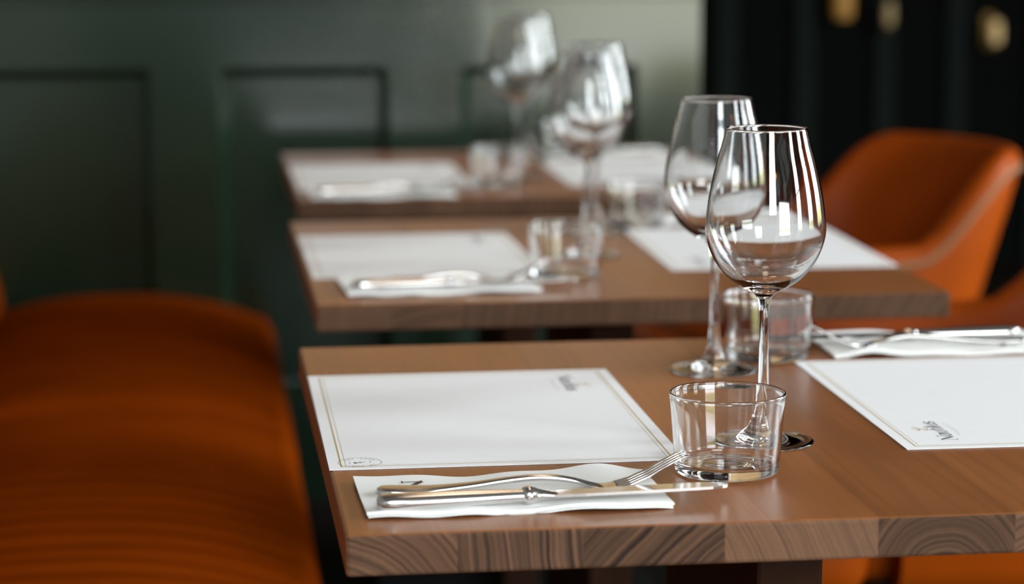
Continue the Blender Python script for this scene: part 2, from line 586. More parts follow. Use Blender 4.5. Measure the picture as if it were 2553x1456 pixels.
# ------------------------------------------------------------------ tables
TOP_T = 0.0316
def tabletop(parent, w, d, bounds, specs):
    """Butcher-block top, local origin at floor under its centre; staves run along y."""
    bm = bmesh.new()
    box(bm, -w / 2, w / 2, -d / 2, d / 2, T - TOP_T, T, 0.0028, 2)
    for x in bounds[1:-1]:
        r = bmesh.ops.bisect_plane(bm, geom=bm.verts[:] + bm.edges[:] + bm.faces[:], plane_co=(x, 0, 0), plane_no=(1, 0, 0))
        es = [e for e in r['geom_cut'] if isinstance(e, bmesh.types.BMEdge)]
        bmesh.ops.split_edges(bm, edges=es)
    bmesh.ops.recalc_face_normals(bm, faces=bm.faces)
    me = bpy.data.meshes.new('tabletop')
    names = ('ring_x', 'ring_z', 'tone', 'contrast', 'endgrain', 'period')
    lay = {n: bm.faces.layers.float.new(n) for n in names}
    for f in bm.faces:
        c = f.calc_center_median()
        k = max(0, min(len(specs) - 1, sum(1 for x in bounds[1:-1] if c.x > x)))
        rx, rz, tone, con, per = specs[k]
        f[lay['ring_x']] = rx
        f[lay['ring_z']] = rz
        f[lay['tone']] = tone
        f[lay['contrast']] = con
        f[lay['period']] = per
        f[lay['endgrain']] = 1.0 if abs(f.normal.y) > 0.8 else 0.0
    bm.to_mesh(me)
    bm.free()
    me.materials.append(M['wood'])
    return link('tabletop', me, parent)

def pedestal_parts(parent):
    bm = bmesh.new(); box(bm, -.025, .033, -.19, .21, 0.03, T - TOP_T - .012, .004); finish(bm, 'pedestal', M['legwood'], parent, False)
    bm = bmesh.new(); box(bm, -.22, .22, -.25, .25, T - TOP_T - .012, T - TOP_T, .002); finish(bm, 'mounting_plate', M['darkmetal'], parent, False)
    bm = bmesh.new(); box(bm, -.24, .24, -.27, .27, 0.0, .03, .006); finish(bm, 'base_plate', M['darkmetal'], parent, False)

TW, TD = 0.764, 0.804
TABLES = [(0.102, 1.7544), (0.1343, 2.841), (0.159, 3.925)]
t_labels = ['nearest dark butcher-block table with the sharp wine glass and tumbler',
            'middle dark wooden dining table between the nearest table and the farthest one',
            'farthest dark wooden dining table close to the green panelled wall']
for i, (x, y) in enumerate(TABLES):
    tb = thing('dining_table', (x + TW / 2, y + TD / 2, 0), t_labels[i], 'table', 'butcher-block dining tables')
    if i == 0:
        wb = [0.102, 0.1844, 0.2784, 0.3854, 0.5031, 0.610, 0.702, 0.790, 0.866]
        b_ = [v - x - TW / 2 for v in wb]
        b_[0], b_[-1] = -TW / 2, TW / 2
        def cx(v): return v - x - TW / 2
        sp = [(cx(0.085), T - 0.085, 1.0, 0.75, 0.0052), (cx(-1.2), T - 0.2, 0.95, 1.0, 0.0046),
              (cx(0.60), T - 0.30, 0.76, 0.9, 0.0062), (cx(-0.10), T - 0.28, 1.18, 0.45, 0.0036),
              (cx(0.556), T - 0.050, 0.72, 0.85, 0.0050), (cx(0.72), T - 0.20, 1.0, 0.6, 0.0045),
              (cx(0.2), T - 0.3, 1.05, 0.6, 0.005), (cx(0.95), T - 0.1, 0.95, 0.6, 0.005)]
    else:
        b_ = [-TW / 2]
        while b_[-1] < TW / 2 - 0.17:
            b_.append(b_[-1] + random.uniform(.075, .115))
        b_.append(TW / 2)
        sp = [(random.uniform(-1.2, 1.2), T - random.uniform(.05, .4), random.uniform(.68, 1.05), random.uniform(.5, .85), random.uniform(.004, .006)) for _ in b_[1:]]
    tabletop(tb, TW, TD, b_, sp)
    pedestal_parts(tb)

# ------------------------------------------------------------------ lettering
def arcpts(cx, cy, rx, ry, a0, a1, n=14):
    return [(cx + rx * math.cos(math.radians(a0 + (a1 - a0) * k / n)), cy + ry * math.sin(math.radians(a0 + (a1 - a0) * k / n))) for k in range(n + 1)]
def pen(pts, thick=.26, thin=.07, ang=20):
    """Widths of a broad-nib stroke: thick on downstrokes, thin across."""
    out = []
    for i in range(len(pts)):
        a, b = pts[max(i - 1, 0)], pts[min(i + 1, len(pts) - 1)]
        th = math.atan2(b[1] - a[1], b[0] - a[0]) - math.radians(ang)
        out.append(thin + (thick - thin) * abs(math.sin(th)))
    return out
def word_strokes():
    S = []
    x = 0.0
    def add(pts, w=None):
        S.append(([(x + p[0] + 0.12 * p[1], p[1]) for p in pts], pen(pts) if w is None else w))
    add([(0, 0), (0, 1.55)], .08); add([(0, 1.55), (.45, .98), (.9, .42), (1.25, 0)], [.2, .34, .34, .16]); add([(1.25, 0), (1.25, 1.55)], .08)
    add([(-.22, 0), (.22, 0)], .07); add([(-.3, 1.55), (.1, 1.55)], .09); add([(1.0, 1.55), (1.5, 1.55)], .07)
    x = 1.62
    add(arcpts(.4, .5, .4, .5, 60, 300)); add([(.72, 1.0), (.72, .1), (.9, 0)], [.24, .24, .1])
    x = 2.72
    add([(0, 1), (0, .3)], .24); add(arcpts(.36, .32, .36, .32, 180, 350), .09); add([(.72, 1), (.72, .05), (.88, 0)], [.24, .24, .1])
    x = 3.85
    add([(.2, 1.4), (.2, .25)], .22); add(arcpts(.42, .25, .22, .25, 180, 310), .1); add([(-.1, 1), (.55, 1)], .09)
    x = 4.62
    add([(.12, 1), (.12, .05), (.28, 0)], [.24, .24, .1]); add([(.12, 1.28), (.12, 1.48)], .2)
    x = 5.1
    add([(.12, 1.6), (.12, .05), (.28, 0)], [.24, .24, .1])
    x = 5.6
    add([(0, 1), (0, .3)], .24); add(arcpts(.36, .32, .36, .32, 180, 350), .09); add([(.72, 1), (.72, .05), (.88, 0)], [.24, .24, .1])
    x = 6.7
    add(arcpts(.34, .75, .3, .25, 20, 230, 10) + arcpts(.36, .25, .32, .26, 70, -160, 12), None)
    return S
WORD = word_strokes()
WORD_LEN = 7.5
def put_word(bm, origin, unit, fz=None, z=0.0):
    """Reading direction is -y, letters stand towards +x."""
    def tr(p): return (origin[0] + p[1] * unit, origin[1] - p[0] * unit * 1.16)
    for pts, w in WORD:
        fine = []
        ws = []
        wl = w if isinstance(w, list) else [w] * len(pts)
        for i in range(len(pts) - 1):
            for k in range(3):
                t_ = k / 3
                fine.append((pts[i][0] * (1 - t_) + pts[i + 1][0] * t_, pts[i][1] * (1 - t_) + pts[i + 1][1] * t_))
                ws.append((wl[i] * (1 - t_) + wl[i + 1] * t_) * unit)
        fine.append(pts[-1]); ws.append(wl[-1] * unit)
        ribbon(bm, [tr(p) for p in fine], ws, z, fz)

# ------------------------------------------------------------------ placemats
PAPER_T = 0.0005
def make_placemat():
    bm = bmesh.new()
    box(bm, -MAT_W / 2, MAT_W / 2, -MAT_D / 2, MAT_D / 2, 0.0003, 0.0003 + PAPER_T)
    root = finish(bm, 'placemat', M['paper'], None, False)
    zt = 0.0003 + PAPER_T + 0.00015
    bm = bmesh.new()
    put_word(bm, (0.0945, 0.177), 0.0088, z=zt)
    finish(bm, 'logo', M['ink'], root, False)
    # curl of small script under the name
    bm = bmesh.new()
    rnd = random.Random(3)
    for k in range(26):
        a = -0.62 + 1.24 * k / 25
        cx_, cy_2 = 0.0945 - 0.0100 + 0.012 * (1 - math.cos(a)), 0.134 - 0.042 * a
        h = rnd.uniform(.0012, .0024)
        ribbon(bm, [(cx_, cy_2), (cx_ + h, cy_2 - .0005)], .0005, zt)
    finish(bm, 'tagline', M['greyink'], root, False)
    # spiral shell emblem above the name
    bm = bmesh.new()
    sp = []
    ww = []
    for k in range(60):
        a = k / 59 * 4.2 * PI / 2
        r_ = 0.0012 + 0.0046 * (k / 59) ** 1.5
        sp.append((0.1115 + r_ * math.cos(a), 0.135 + r_ * math.sin(a)))
        ww.append(.0006 + .0016 * k / 59)
    ribbon(bm, sp, ww, zt)
    for k in range(5):
        ribbon(bm, [(0.115, 0.132 - .0015 * k), (0.1225 - .0008 * k, 0.130 - .0025 * k)], .0004, zt)
    finish(bm, 'emblem', M['gold'], root, False)
    # round stamp in the corner
    bm = bmesh.new()
    c0 = (-0.122, -0.185)
    ribbon(bm, arcpts(c0[0], c0[1], .0180, .0180, 0, 360, 64), .00035, zt)
    def glyph(strokes, ang, s, rr):
        ca, sa = math.cos(ang), math.sin(ang)
        for st in strokes:
            pts = []
            for px, py in st:
                lx, ly = (px - .5) * s, rr + (py - .5) * s
                # tangent basis at the angle, letters standing outwards
                pts.append((c0[0] + ly * ca + lx * sa, c0[1] + ly * sa - lx * ca))
            ribbon(bm, pts, .00034, zt)
    GL = dict(E=[[(.9, 1), (.1, 1), (.1, 0), (.9, 0)], [(.1, .5), (.7, .5)]],
              S=[[(.9, .9), (.2, .95), (.15, .6), (.85, .4), (.8, .05), (.1, .1)]],
              T=[[(0, 1), (1, 1)], [(.5, 1), (.5, 0)]],
              two=[[(.1, .8), (.5, 1), (.9, .75), (.1, 0), (.9, 0)]],
              zero=[[(.5, 1), (.9, .5), (.5, 0), (.1, .5), (.5, 1)]],
              eight=[[(.5, .5), (.85, .75), (.5, 1), (.15, .75), (.5, .5), (.9, .25), (.5, 0), (.1, .25), (.5, .5)]],
              R=[[(.1, 0), (.1, 1), (.8, .9), (.8, .6), (.1, .5)], [(.4, .5), (.9, 0)]],
              U=[[(.1, 1), (.1, .2), (.5, 0), (.9, .2), (.9, 1)]], A=[[(0, 0), (.5, 1), (1, 0)]], N=[[(.1, 0), (.1, 1), (.9, 0), (.9, 1)]])
    for k, g in enumerate(('E', 'S', 'T', None, 'two', 'zero', 'zero', 'eight')):
        if g:
            glyph(GL[g], math.radians(140 - 14.5 * k), .0030, .0148)
    for k, g in enumerate(('N', 'R', 'U', 'R', None, 'R', 'A')):
        if g:
            glyph(GL[g], math.radians(232 + 14.5 * k), .0030, .0148)
    ribbon(bm, [(c0[0] - .0045, c0[1] - .0030), (c0[0] - .001, c0[1] - .0010), (c0[0] + .0045, c0[1] + .0006)], [.0030, .0013, .0005], zt)
    ribbon(bm, [(c0[0] + .0000, c0[1] + .0022), (c0[0] + .0010, c0[1] - .0030)], [.0006, .0004], zt)
    ribbon(bm, [(c0[0] - .0046, c0[1] + .0012), (c0[0] - .0040, c0[1] - .0040)], [.0012, .0008], zt)
    for sx in (-1, 1):
        ribbon(bm, [(c0[0] + sx * .0085, c0[1] + sx * .001 - .004), (c0[0] + sx * .0085, c0[1] + sx * .001 + .004)], .0003, zt)
    finish(bm, 'stamp', M['ink'], root, False)
    return root

mats = [  # corner x, corner y, angle, faces the other way
    (0.102, 1.970, -0.004, False, 'sharp white printed placemat on the nearest table beside the bench, behind the cutlery'),
    (0.592, 1.982, -0.012, True, 'white placemat cut by the right edge of the photo, its dark logo near the tumbler'),
    (0.141, 3.055, 0.004, False, 'blurred white placemat on the middle table beside the bench'),
    (0.600, 3.066, -0.022, True, 'white placemat on the middle table seen behind the two sharp wine glasses'),
    (0.166, 4.077, 0.0, False, 'very blurred white placemat on the farthest table beside the bench'),
    (0.623, 4.080, -0.01, True, 'very blurred white placemat on the far right half of the farthest table')]
MATP = make_placemat()
for i, (x, y, a, flip, lab) in enumerate(mats):
    c_, s_ = math.cos(a), math.sin(a)
    loc = (x + c_ * MAT_W / 2 - s_ * MAT_D / 2, y + s_ * MAT_W / 2 + c_ * MAT_D / 2, T)
    rz = a + (PI if flip else 0)
    if i == 0:
        MATP.location = loc
        MATP.rotation_euler = (0, 0, rz)
        tag(MATP, lab, 'placemat', 'printed paper placemats')
    else:
        copy_tree(MATP, loc, rz, lab)

# ------------------------------------------------------------------ napkins
NW, ND = 0.236, 0.125
def nap_z(x, y, amp=1.0):
    """Height of a folded napkin's upper side; local origin at its centre."""
    u, v = x / NW + .5, y / ND + .5
    e = abs(2 * v - 1) ** 2
    w = 0.0015 * math.sin(u * 9.2 + 1.2) * (0.25 + e) + 0.0010 * math.sin(u * 21 + v * 3) * e
    far_lift = 0.0035 * math.exp(-((u - .86) / .11) ** 2) * max(0, v - .72) / .28
    near_lift = 0.0030 * math.exp(-((u - .30) / .12) ** 2) * max(0, .25 - v) / .25 + 0.0022 * math.exp(-((u - .85) / .14) ** 2) * max(0, .25 - v) / .25
    return 0.0042 + amp * (w * .8 + far_lift + near_lift)
def make_napkin(amp, flip_text=True):
    bm = bmesh.new()
    nx, ny = 56, 30
    def sheet(z_off, th, grow, sx):
        """One folded layer: closed slab following the same waves."""
        tops, bots = [], []
        for i in range(nx + 1):
            a, b = [], []
            for j in range(ny + 1):
                x = (i / nx - .5) * NW * sx
                y = (j / ny - .5) * (ND + grow)
                y += 0.0022 * math.sin(i / nx * 11 + 2) * (1 if j == 0 else 0) * amp
                z = nap_z(x, y, amp) + z_off
                a.append(bm.verts.new((x, y, z)))
                b.append(bm.verts.new((x, y, max(z - th, 0.0004))))
            tops.append(a); bots.append(b)
        for i in range(nx):
            for j in range(ny):
                bm.faces.new((tops[i][j], tops[i + 1][j], tops[i + 1][j + 1], tops[i][j + 1]))
                bm.faces.new((bots[i][j], bots[i][j + 1], bots[i + 1][j + 1], bots[i + 1][j]))
        for i in range(nx):
            bm.faces.new((tops[i][0], bots[i][0], bots[i + 1][0], tops[i + 1][0]))
            bm.faces.new((tops[i][ny], tops[i + 1][ny], bots[i + 1][ny], bots[i][ny]))
        for j in range(ny):
            bm.faces.new((tops[0][j], tops[0][j + 1], bots[0][j + 1], bots[0][j]))
            bm.faces.new((tops[nx][j], bots[nx][j], bots[nx][j + 1], tops[nx][j + 1]))
    sheet(0.0, 0.0016, 0.0, 1.0)
    sheet(-0.0018, 0.0012, -0.004, .995)
    sheet(-0.0032, 0.0009, 0.003, .99)
    root = finish(bm, 'napkin', M['napkin'], None, True, math.radians(50))
    bm = bmesh.new()
    def ink(pts, w):
        fine = []
        for p, q in zip(pts, pts[1:]):
            fine += [(p[0] + (q[0] - p[0]) * k / 8, p[1] + (q[1] - p[1]) * k / 8) for k in range(8)]
        fine.append(pts[-1])
        ribbon(bm, fine, w, 0.0, lambda x, y: nap_z(x, y, amp) + 0.0005)
    # a wide capital N read from the far side, and the last letter of the name showing below the knife
    b0, c0_, n0, n1 = -0.0810, -0.0655, 0.0385, 0.0165
    ink([(b0, n0), (c0_, n0)], .0016); ink([(c0_, n0 + .0005), (b0, n1)], .0046); ink([(b0, n1), (c0_, n1)], .0016)
    ink([(b0, n0 + .004), (b0, n0 - .004)], .0011); ink([(c0_, n0 + .004), (c0_, n0)], .0011); ink([(c0_, n1 + .004), (c0_, n1 - .004)], .0011)
    finish(bm, 'capital_letter', M['redink'], root, False)
    bm = bmesh.new()
    ink([(-.0680, -.0470), (-.0695, -.0515), (-.0725, -.0515), (-.0755, -.0470), (-.0785, -.0470), (-.0805, -.0515), (-.0785, -.0560)], .0020)
    finish(bm, 'end_letter', M['redink'], root, False)
    return root

# ------------------------------------------------------------------ cutlery (local x runs from handle end to tip)
def make_fork():
    root = link('fork', None)
    st = [  # x, centre z, half-width, half-thickness
        (0.000, .0065, .0020, .0012), (0.0015, .0065, .0062, .0020), (0.006, .0063, .0096, .0032), (0.020, .0060, .0102, .0033), (0.045, .0062, .0080, .0029),
        (0.075, .0088, .0056, .0025), (0.100, .0118, .0044, .0026), (0.122, .0136, .0040, .0026), (0.140, .0130, .0040, .0025),
        (0.155, .0105, .0050, .0022), (0.168, .0066, .0085, .0019), (0.178, .0050, .0118, .0017), (0.188, .0058, .0128, .0016)]
    sm = catmull([(a, b, c) for a, b, c, d in st], 4)
    th = catmull([(a, d, 0) for a, b, c, d in st], 4)
    bm = bmesh.new()
    loft(bm, [oval(p.x, 0, p.y, p.z, q.y, 20, .8) for p, q in zip(sm, th)])
    finish(bm, 'handle', M['steel'], root)
    for k in range(4):
        y0 = (k - 1.5) * .0067
        pts = [(0.186, .0056), (0.198, .0088), (0.212, .0150), (0.225, .0225), (0.236, .0280), (0.240, .0298)]
        secs = []
        for i, (x, z) in enumerate(pts):
            f = 1 - 0.45 * (i / 5) ** 2
            secs.append(oval(x, y0 * (1.0 - .03 * i / 5), z, .0023 * f, .0014 * f, 10, .8))
        bm = bmesh.new()
        loft(bm, secs)
        finish(bm, 'tine', M['steel'], root)
    return root
def make_knife():
    root = link('table_knife', None)
    bm = bmesh.new()
    st = [(0.000, .0030, .0030), (0.002, .0070, .0054), (0.007, .0090, .0064), (0.020, .0098, .0069), (0.060, .0086, .0064), (0.100, .0064, .0052), (0.114, .0058, .0048)]
    sm = catmull([(a, b, c) for a, b, c in st], 4)
    loft(bm, [oval(p.x, 0, .0072, p.y, p.z, 22, .9) for p in sm])
    finish(bm, 'handle', M['steel'], root)
    bm = bmesh.new()
    st = [(0.112, .0056, .0046), (0.114, .0074, .0064), (0.118, .0080, .0070), (0.122, .0070, .0060), (0.126, .0066, .0044), (0.134, .0078, .0024), (0.140, .0084, .0012)]
    sm = catmull([(a, b, c) for a, b, c in st], 4)
    loft(bm, [oval(p.x, 0, .0072, p.y, p.z, 22, .9) for p in sm])
    finish(bm, 'bolster', M['steel'], root)
    bm = bmesh.new()
    secs = []
    for x, y0, y1 in ((0.136, -.0082, .0088), (0.16, -.0094, .0108), (0.20, -.0096, .0116), (0.245, -.0092, .0114), (0.262, -.0086, .0108), (0.270, -.0072, .0092), (0.2745, -.0045, .0064), (0.276, -.0010, .0030)):
        th = .0011
        secs.append([Vector((x, y0, .0072 - th)), Vector((x, y1, .0072 - .0003)), Vector((x, y1, .0072 + .0003)), Vector((x, y0, .0072 + th))])
    loft(bm, secs)
    finish(bm, 'blade', M['steel'], root, False)
    return root

# place settings: napkin centre, angle; fork and knife lie on it
NAP = {}
set_labels = ['on the nearest table beside the bench', 'on the nearest table at the right edge of the photo',
              'on the middle table beside the bench', 'on the middle table behind the sharp wine glasses',
              'on the farthest table beside the bench', 'at the far back of the farthest table']
nap_extra = ['sharp white folded napkin with a dark N', 'white folded napkin', 'blurred white folded napkin with cutlery',
             'white folded napkin half hidden', 'very blurred cream folded napkin', 'very blurred cream folded napkin half hidden']
settings = [  # napkin centre and angle, turned round?, fork start and angle, knife start and angle (in the napkin's frame)
    (0.2375, 1.8640, 0.020, False, (-.1045, .0010, -.055), (-.1095, -.0530, .066)),
    (0.7620, 2.4800, -0.005, True, (-.1000, .0200, .040), (-.1000, -.0120, .035)),
    (0.2900, 2.9650, 0.040, False, (-.1045, .0050, -.040), (-.1095, -.0360, .015)),
    (0.7760, 3.5630, 0.000, True, (-.1000, .0170, .040), (-.1000, -.0120, .030)),
    (0.2980, 3.9950, 0.010, False, (-.1045, .0050, -.050), (-.1095, -.0380, .015)),
    (0.7700, 4.5900, 0.000, True, (-.1000, .0170, .040), (-.1000, -.0120, .030))]
nap_src = make_napkin(1.0)
fork_src = make_fork()
knife_src = make_knife()
for i, (x, y, a, flip, fk, kn) in enumerate(settings):
    rz = a + (PI if flip else 0)
    lab = nap_extra[i] + ' ' + set_labels[i]
    c_, s_ = math.cos(rz), math.sin(rz)
    def at(lx, ly): return (x + c_ * lx - s_ * ly, y + s_ * lx + c_ * ly)
    fl = 'steel fork on the napkin ' + set_labels[i]
    kl = 'steel knife on the napkin ' + set_labels[i]
    fx, fy = at(fk[0], fk[1])
    kx, ky = at(kn[0], kn[1])
    fz, kz = T + 0.0014, T + 0.0036
    fa, ka = rz + fk[2], rz + kn[2]
    if i == 0:
        for o, p, ang, l, cat, g in ((nap_src, (x, y, T), rz, lab, 'napkin', 'folded white napkins'), (fork_src, (fx, fy, fz), fa, fl, 'fork', 'steel forks'),
                                     (knife_src, (kx, ky, kz), ka, kl, 'knife', 'steel table knives')):
            o.location = p
            o.rotation_euler = (0, 0, ang)
            tag(o, l, cat, g)
    else:
        copy_tree(nap_src, (x, y, T), rz, lab)
        copy_tree(fork_src, (fx, fy, fz), fa, fl)
        copy_tree(knife_src, (kx, ky, kz), ka, kl)

# ------------------------------------------------------------------ glasses
def make_wine_glass():
    root = link('wine_glass', None)
    foot = [(0.0, 0.0022), (0.020, 0.0016), (0.036, 0.0006), (0.0405, 0.0002), (0.0432, 0.0006), (0.0441, 0.0016), (0.0434, 0.0026), (0.0400, 0.0032),
            (0.0300, 0.0046), (0.0200, 0.0074), (0.0130, 0.0120), (0.0092, 0.0180), (0.0070, 0.0260), (0.0057, 0.0360)]
    stem = [(0.0057, 0.0360), (0.0047, 0.0500), (0.0042, 0.0700), (0.0039, 0.0900), (0.0039, 0.1080), (0.0046, 0.1190), (0.0060, 0.1255)]
    bowl_o = [(0.0060, 0.1255), (0.0095, 0.1300), (0.0150, 0.1328), (0.0215, 0.1364), (0.0315, 0.1436), (0.0419, 0.1562), (0.0485, 0.1705), (0.0512, 0.1826), (0.0507, 0.1960),
              (0.0478, 0.2170), (0.0432, 0.2383), (0.0380, 0.2568), (0.0346, 0.2709)]
    rim = [(0.0344, 0.2715), (0.0339, 0.2715), (0.0337, 0.2709)]
    bowl_i = [(0.0370, 0.2568), (0.0421, 0.2383), (0.0467, 0.2170), (0.0496, 0.1960), (0.0500, 0.1826), (0.0472, 0.1712), (0.0406, 0.1580), (0.0304, 0.1464), (0.0205, 0.1402),
              (0.0110, 0.1372), (0.0, 0.1362)]
    def cm(p, n=5):
        return [(max(v.x, 0.0), v.y) for v in catmull([(a, b, 0) for a, b in p], n)]
    bm = bmesh.new(); lathe(bm, cm(foot, 4)); finish(bm, 'foot', M['glass'], root)
    bm = bmesh.new(); lathe(bm, cm(stem, 4)); finish(bm, 'stem', M['glass'], root)
    bm = bmesh.new(); lathe(bm, cm(bowl_o) + cm(rim, 3)[0:] + cm([rim[-1]] + bowl_i)[1:]); finish(bm, 'bowl', M['glass'], root)
    return root
def fix_normals(root):
    """Foot, stem and bowl are one skin of glass cut in three: make every piece face outwards."""
    for o in root.children:
        me = o.data
        bm = bmesh.new()
        bm.from_mesh(me)
        # the first lathe ring faces away from the axis or downwards on the outside
        bm.faces.ensure_lookup_table()
        f = max(bm.faces, key=lambda q: math.hypot(*q.calc_center_median()[:2]))
        c = f.calc_center_median()
        if f.normal.x * c.x + f.normal.y * c.y < 0:
            bmesh.ops.reverse_faces(bm, faces=bm.faces)
        bm.to_mesh(me)
        bm.free()
def make_tumbler():
    o_ = [(0.0, 0.0016), (0.020, 0.0012), (0.0345, 0.0004), (0.0385, 0.0002), (0.0412, 0.0014), (0.0424, 0.0045), (0.0430, 0.0120), (0.0446, 0.0330), (0.0464, 0.0560), (0.0472, 0.0632),
          (0.0475, 0.0650), (0.0472, 0.0664), (0.0462, 0.0668), (0.0453, 0.0660), (0.0451, 0.0640), (0.0446, 0.0560), (0.0427, 0.0330), (0.0411, 0.0140), (0.0398, 0.0098), (0.0360, 0.0076),
          (0.0230, 0.0068), (0.0150, 0.0076), (0.0, 0.0080)]
    bm = bmesh.new()
    lathe(bm, [(max(v.x, 0.0), v.y) for v in catmull([(a, b, 0) for a, b in o_], 5)])
    return finish(bm, 'tumbler', M['glass'])
wines = [(0.478, 2.030, 'sharpest wine glass, standing just behind the clear tumbler on the nearest table'),
         (0.507, 2.368, 'slightly blurred wine glass half covered by the sharpest wine glass'),
         (0.513, 3.215, 'blurred wine glass on the middle table, in front of the pale grey wall'),
         (0.566, 3.452, 'wine glass directly behind the blurred glass of the middle table'),
         (0.552, 4.220, 'very blurred wine glass on the farthest table, before the green panels'),
         (0.612, 4.500, 'faint wine glass behind the others at the far side of the farthest table')]
tumblers = [(0.423, 1.922, 'sharp empty tumbler beside the fork tips on the nearest table'),
            (0.577, 2.434, 'slightly blurred tumbler seen behind the stem of the sharpest wine glass'),
            (0.459, 3.042, 'blurred tumbler at the fork tips on the middle table'),
            (0.636, 3.520, 'blurred tumbler at the far side of the middle table beside the napkin'),
            (0.503, 4.100, 'very blurred tumbler beside the placemat on the farthest table'),
            (0.690, 4.590, 'faint tumbler at the far side of the farthest table')]
wg = make_wine_glass()
fix_normals(wg)
tu = make_tumbler()
for i, (x, y, lab) in enumerate(wines):
    if i == 0:
        wg.location = (x, y, T)
        tag(wg, lab, 'wine glass', 'stemmed wine glasses')
    else:
        copy_tree(wg, (x, y, T), 0.3 * i, lab)
for i, (x, y, lab) in enumerate(tumblers):
    if i == 0:
        tu.location = (x, y, T)
        tag(tu, lab, 'tumbler', 'clear tumblers')
    else:
        copy_tree(tu, (x, y, T), 0.3 * i, lab)

# ------------------------------------------------------------------ tub chairs (local x towards the backrest, origin on the floor under the seat)
def make_chair():
    root = link('tub_chair', None)
    AX0, ARC, BX, HW = -0.22, 0.02, 0.30, 0.26      # arm front, start of the bend, back, half-width
    path = []
    n1, n2 = 8, 28
    for k in range(n1):
        path.append((AX0 + (ARC - AX0) * k / n1, HW))
    for k in range(n2 + 1):
        a = PI / 2 - PI * k / n2
        path.append((ARC + (BX - ARC) * max(0.0, math.cos(a)) ** .85, HW * math.copysign(abs(math.sin(a)) ** .85, math.sin(a))))
    for k in range(n1 - 1, -1, -1):
        path.append((AX0 + (ARC - AX0) * k / n1, -HW))
    def sst(a, b, v):
        t_ = max(0, min(1, (v - a) / (b - a)))
        return t_ * t_ * (3 - 2 * t_)
    secs = []
    seam_pts = []
    for i, (x, y) in enumerate(path):
        a, b = path[max(i - 1, 0)], path[min(i + 1, len(path) - 1)]
        d = Vector((b[0] - a[0], b[1] - a[1], 0)).normalized()
        out = Vector((-d.y, d.x, 0))
        if out.x * (x - 0.0) + out.y * y < 0:
            out = -out
        rise = sst(0.045, 0.235, x)
        zt = T - 0.118 + 0.155 * rise
        zb = T - 0.44 + 0.24 * sst(0.05, 0.31, x)
        lean = 0.030 * rise + 0.018
        th = 0.046
        prof = [(0.0 - .035, zb), (-.006, zb + .05), (lean * .55, zb + (zt - zb) * .6), (lean - .002, zt - .022), (lean - .006, zt - .006), (lean - .016, zt),
                (lean - th + .012, zt), (lean - th + .002, zt - .008), (lean - th - .004, zt - .03), (lean * .5 - th, zb + (zt - zb) * .6), (-th - .010, zb + .05), (-th - .022, zb)]
        secs.append([Vector((x, y, 0)) + out * o_ + Vector((0, 0, z_)) for o_, z_ in prof])
        seam_pts.append(Vector((x, y, 0)) + out * (lean - .004) + Vector((0, 0, zt - .030)))
    bm = bmesh.new()
    loft(bm, secs)
    finish(bm, 'back_shell', M['leather'], root, True, math.radians(70))
    bm = bmesh.new()
    tube(bm, seam_pts, 0.0070, 8)
    finish(bm, 'seam', M['seam'], root)
    # seat cushion
    bm = bmesh.new()
    box(bm, -0.40, -0.262, -.285, .285, T - .425, T - .285, .05, 5)
    box(bm, -0.30, 0.20, -.205, .205, T - .42, T - .282, .035, 4)
    finish(bm, 'seat', M['leather'], root, True, math.radians(60))
    bm = bmesh.new()
    box(bm, -0.24, 0.20, -.19, .19, T - .46, T - .415, .008)
    finish(bm, 'seat_frame', M['darkmetal'], root, False)
    for sx, sy in ((-1, 1), (-1, -1), (1, 1), (1, -1)):
        bm = bmesh.new()
        x0, x1 = (-0.235, -0.27) if sx < 0 else (0.17, 0.25)
        tube(bm, [(x1, sy * .25, 0.0), ((x0 + x1) / 2, sy * .225, .17), (x0, sy * .185, T - .42)], [.012, .016, .021], 12)
        finish(bm, 'leg', M['legwood'], root)
    return root
ch = make_chair()
CHX = 1.115
ch_l = ['orange leather tub chair at the right, its back against the black room',
        'orange leather tub chair cut by the right edge, its arm beside the middle table']
ch.location = (CHX + 0.01, 4.33, 0)
ch.rotation_euler = (0, 0, 0.20)
tag(ch, ch_l[0], 'chair', 'orange leather tub chairs')
copy_tree(ch, (CHX - 0.005, 3.243, 0), 0, ch_l[1])

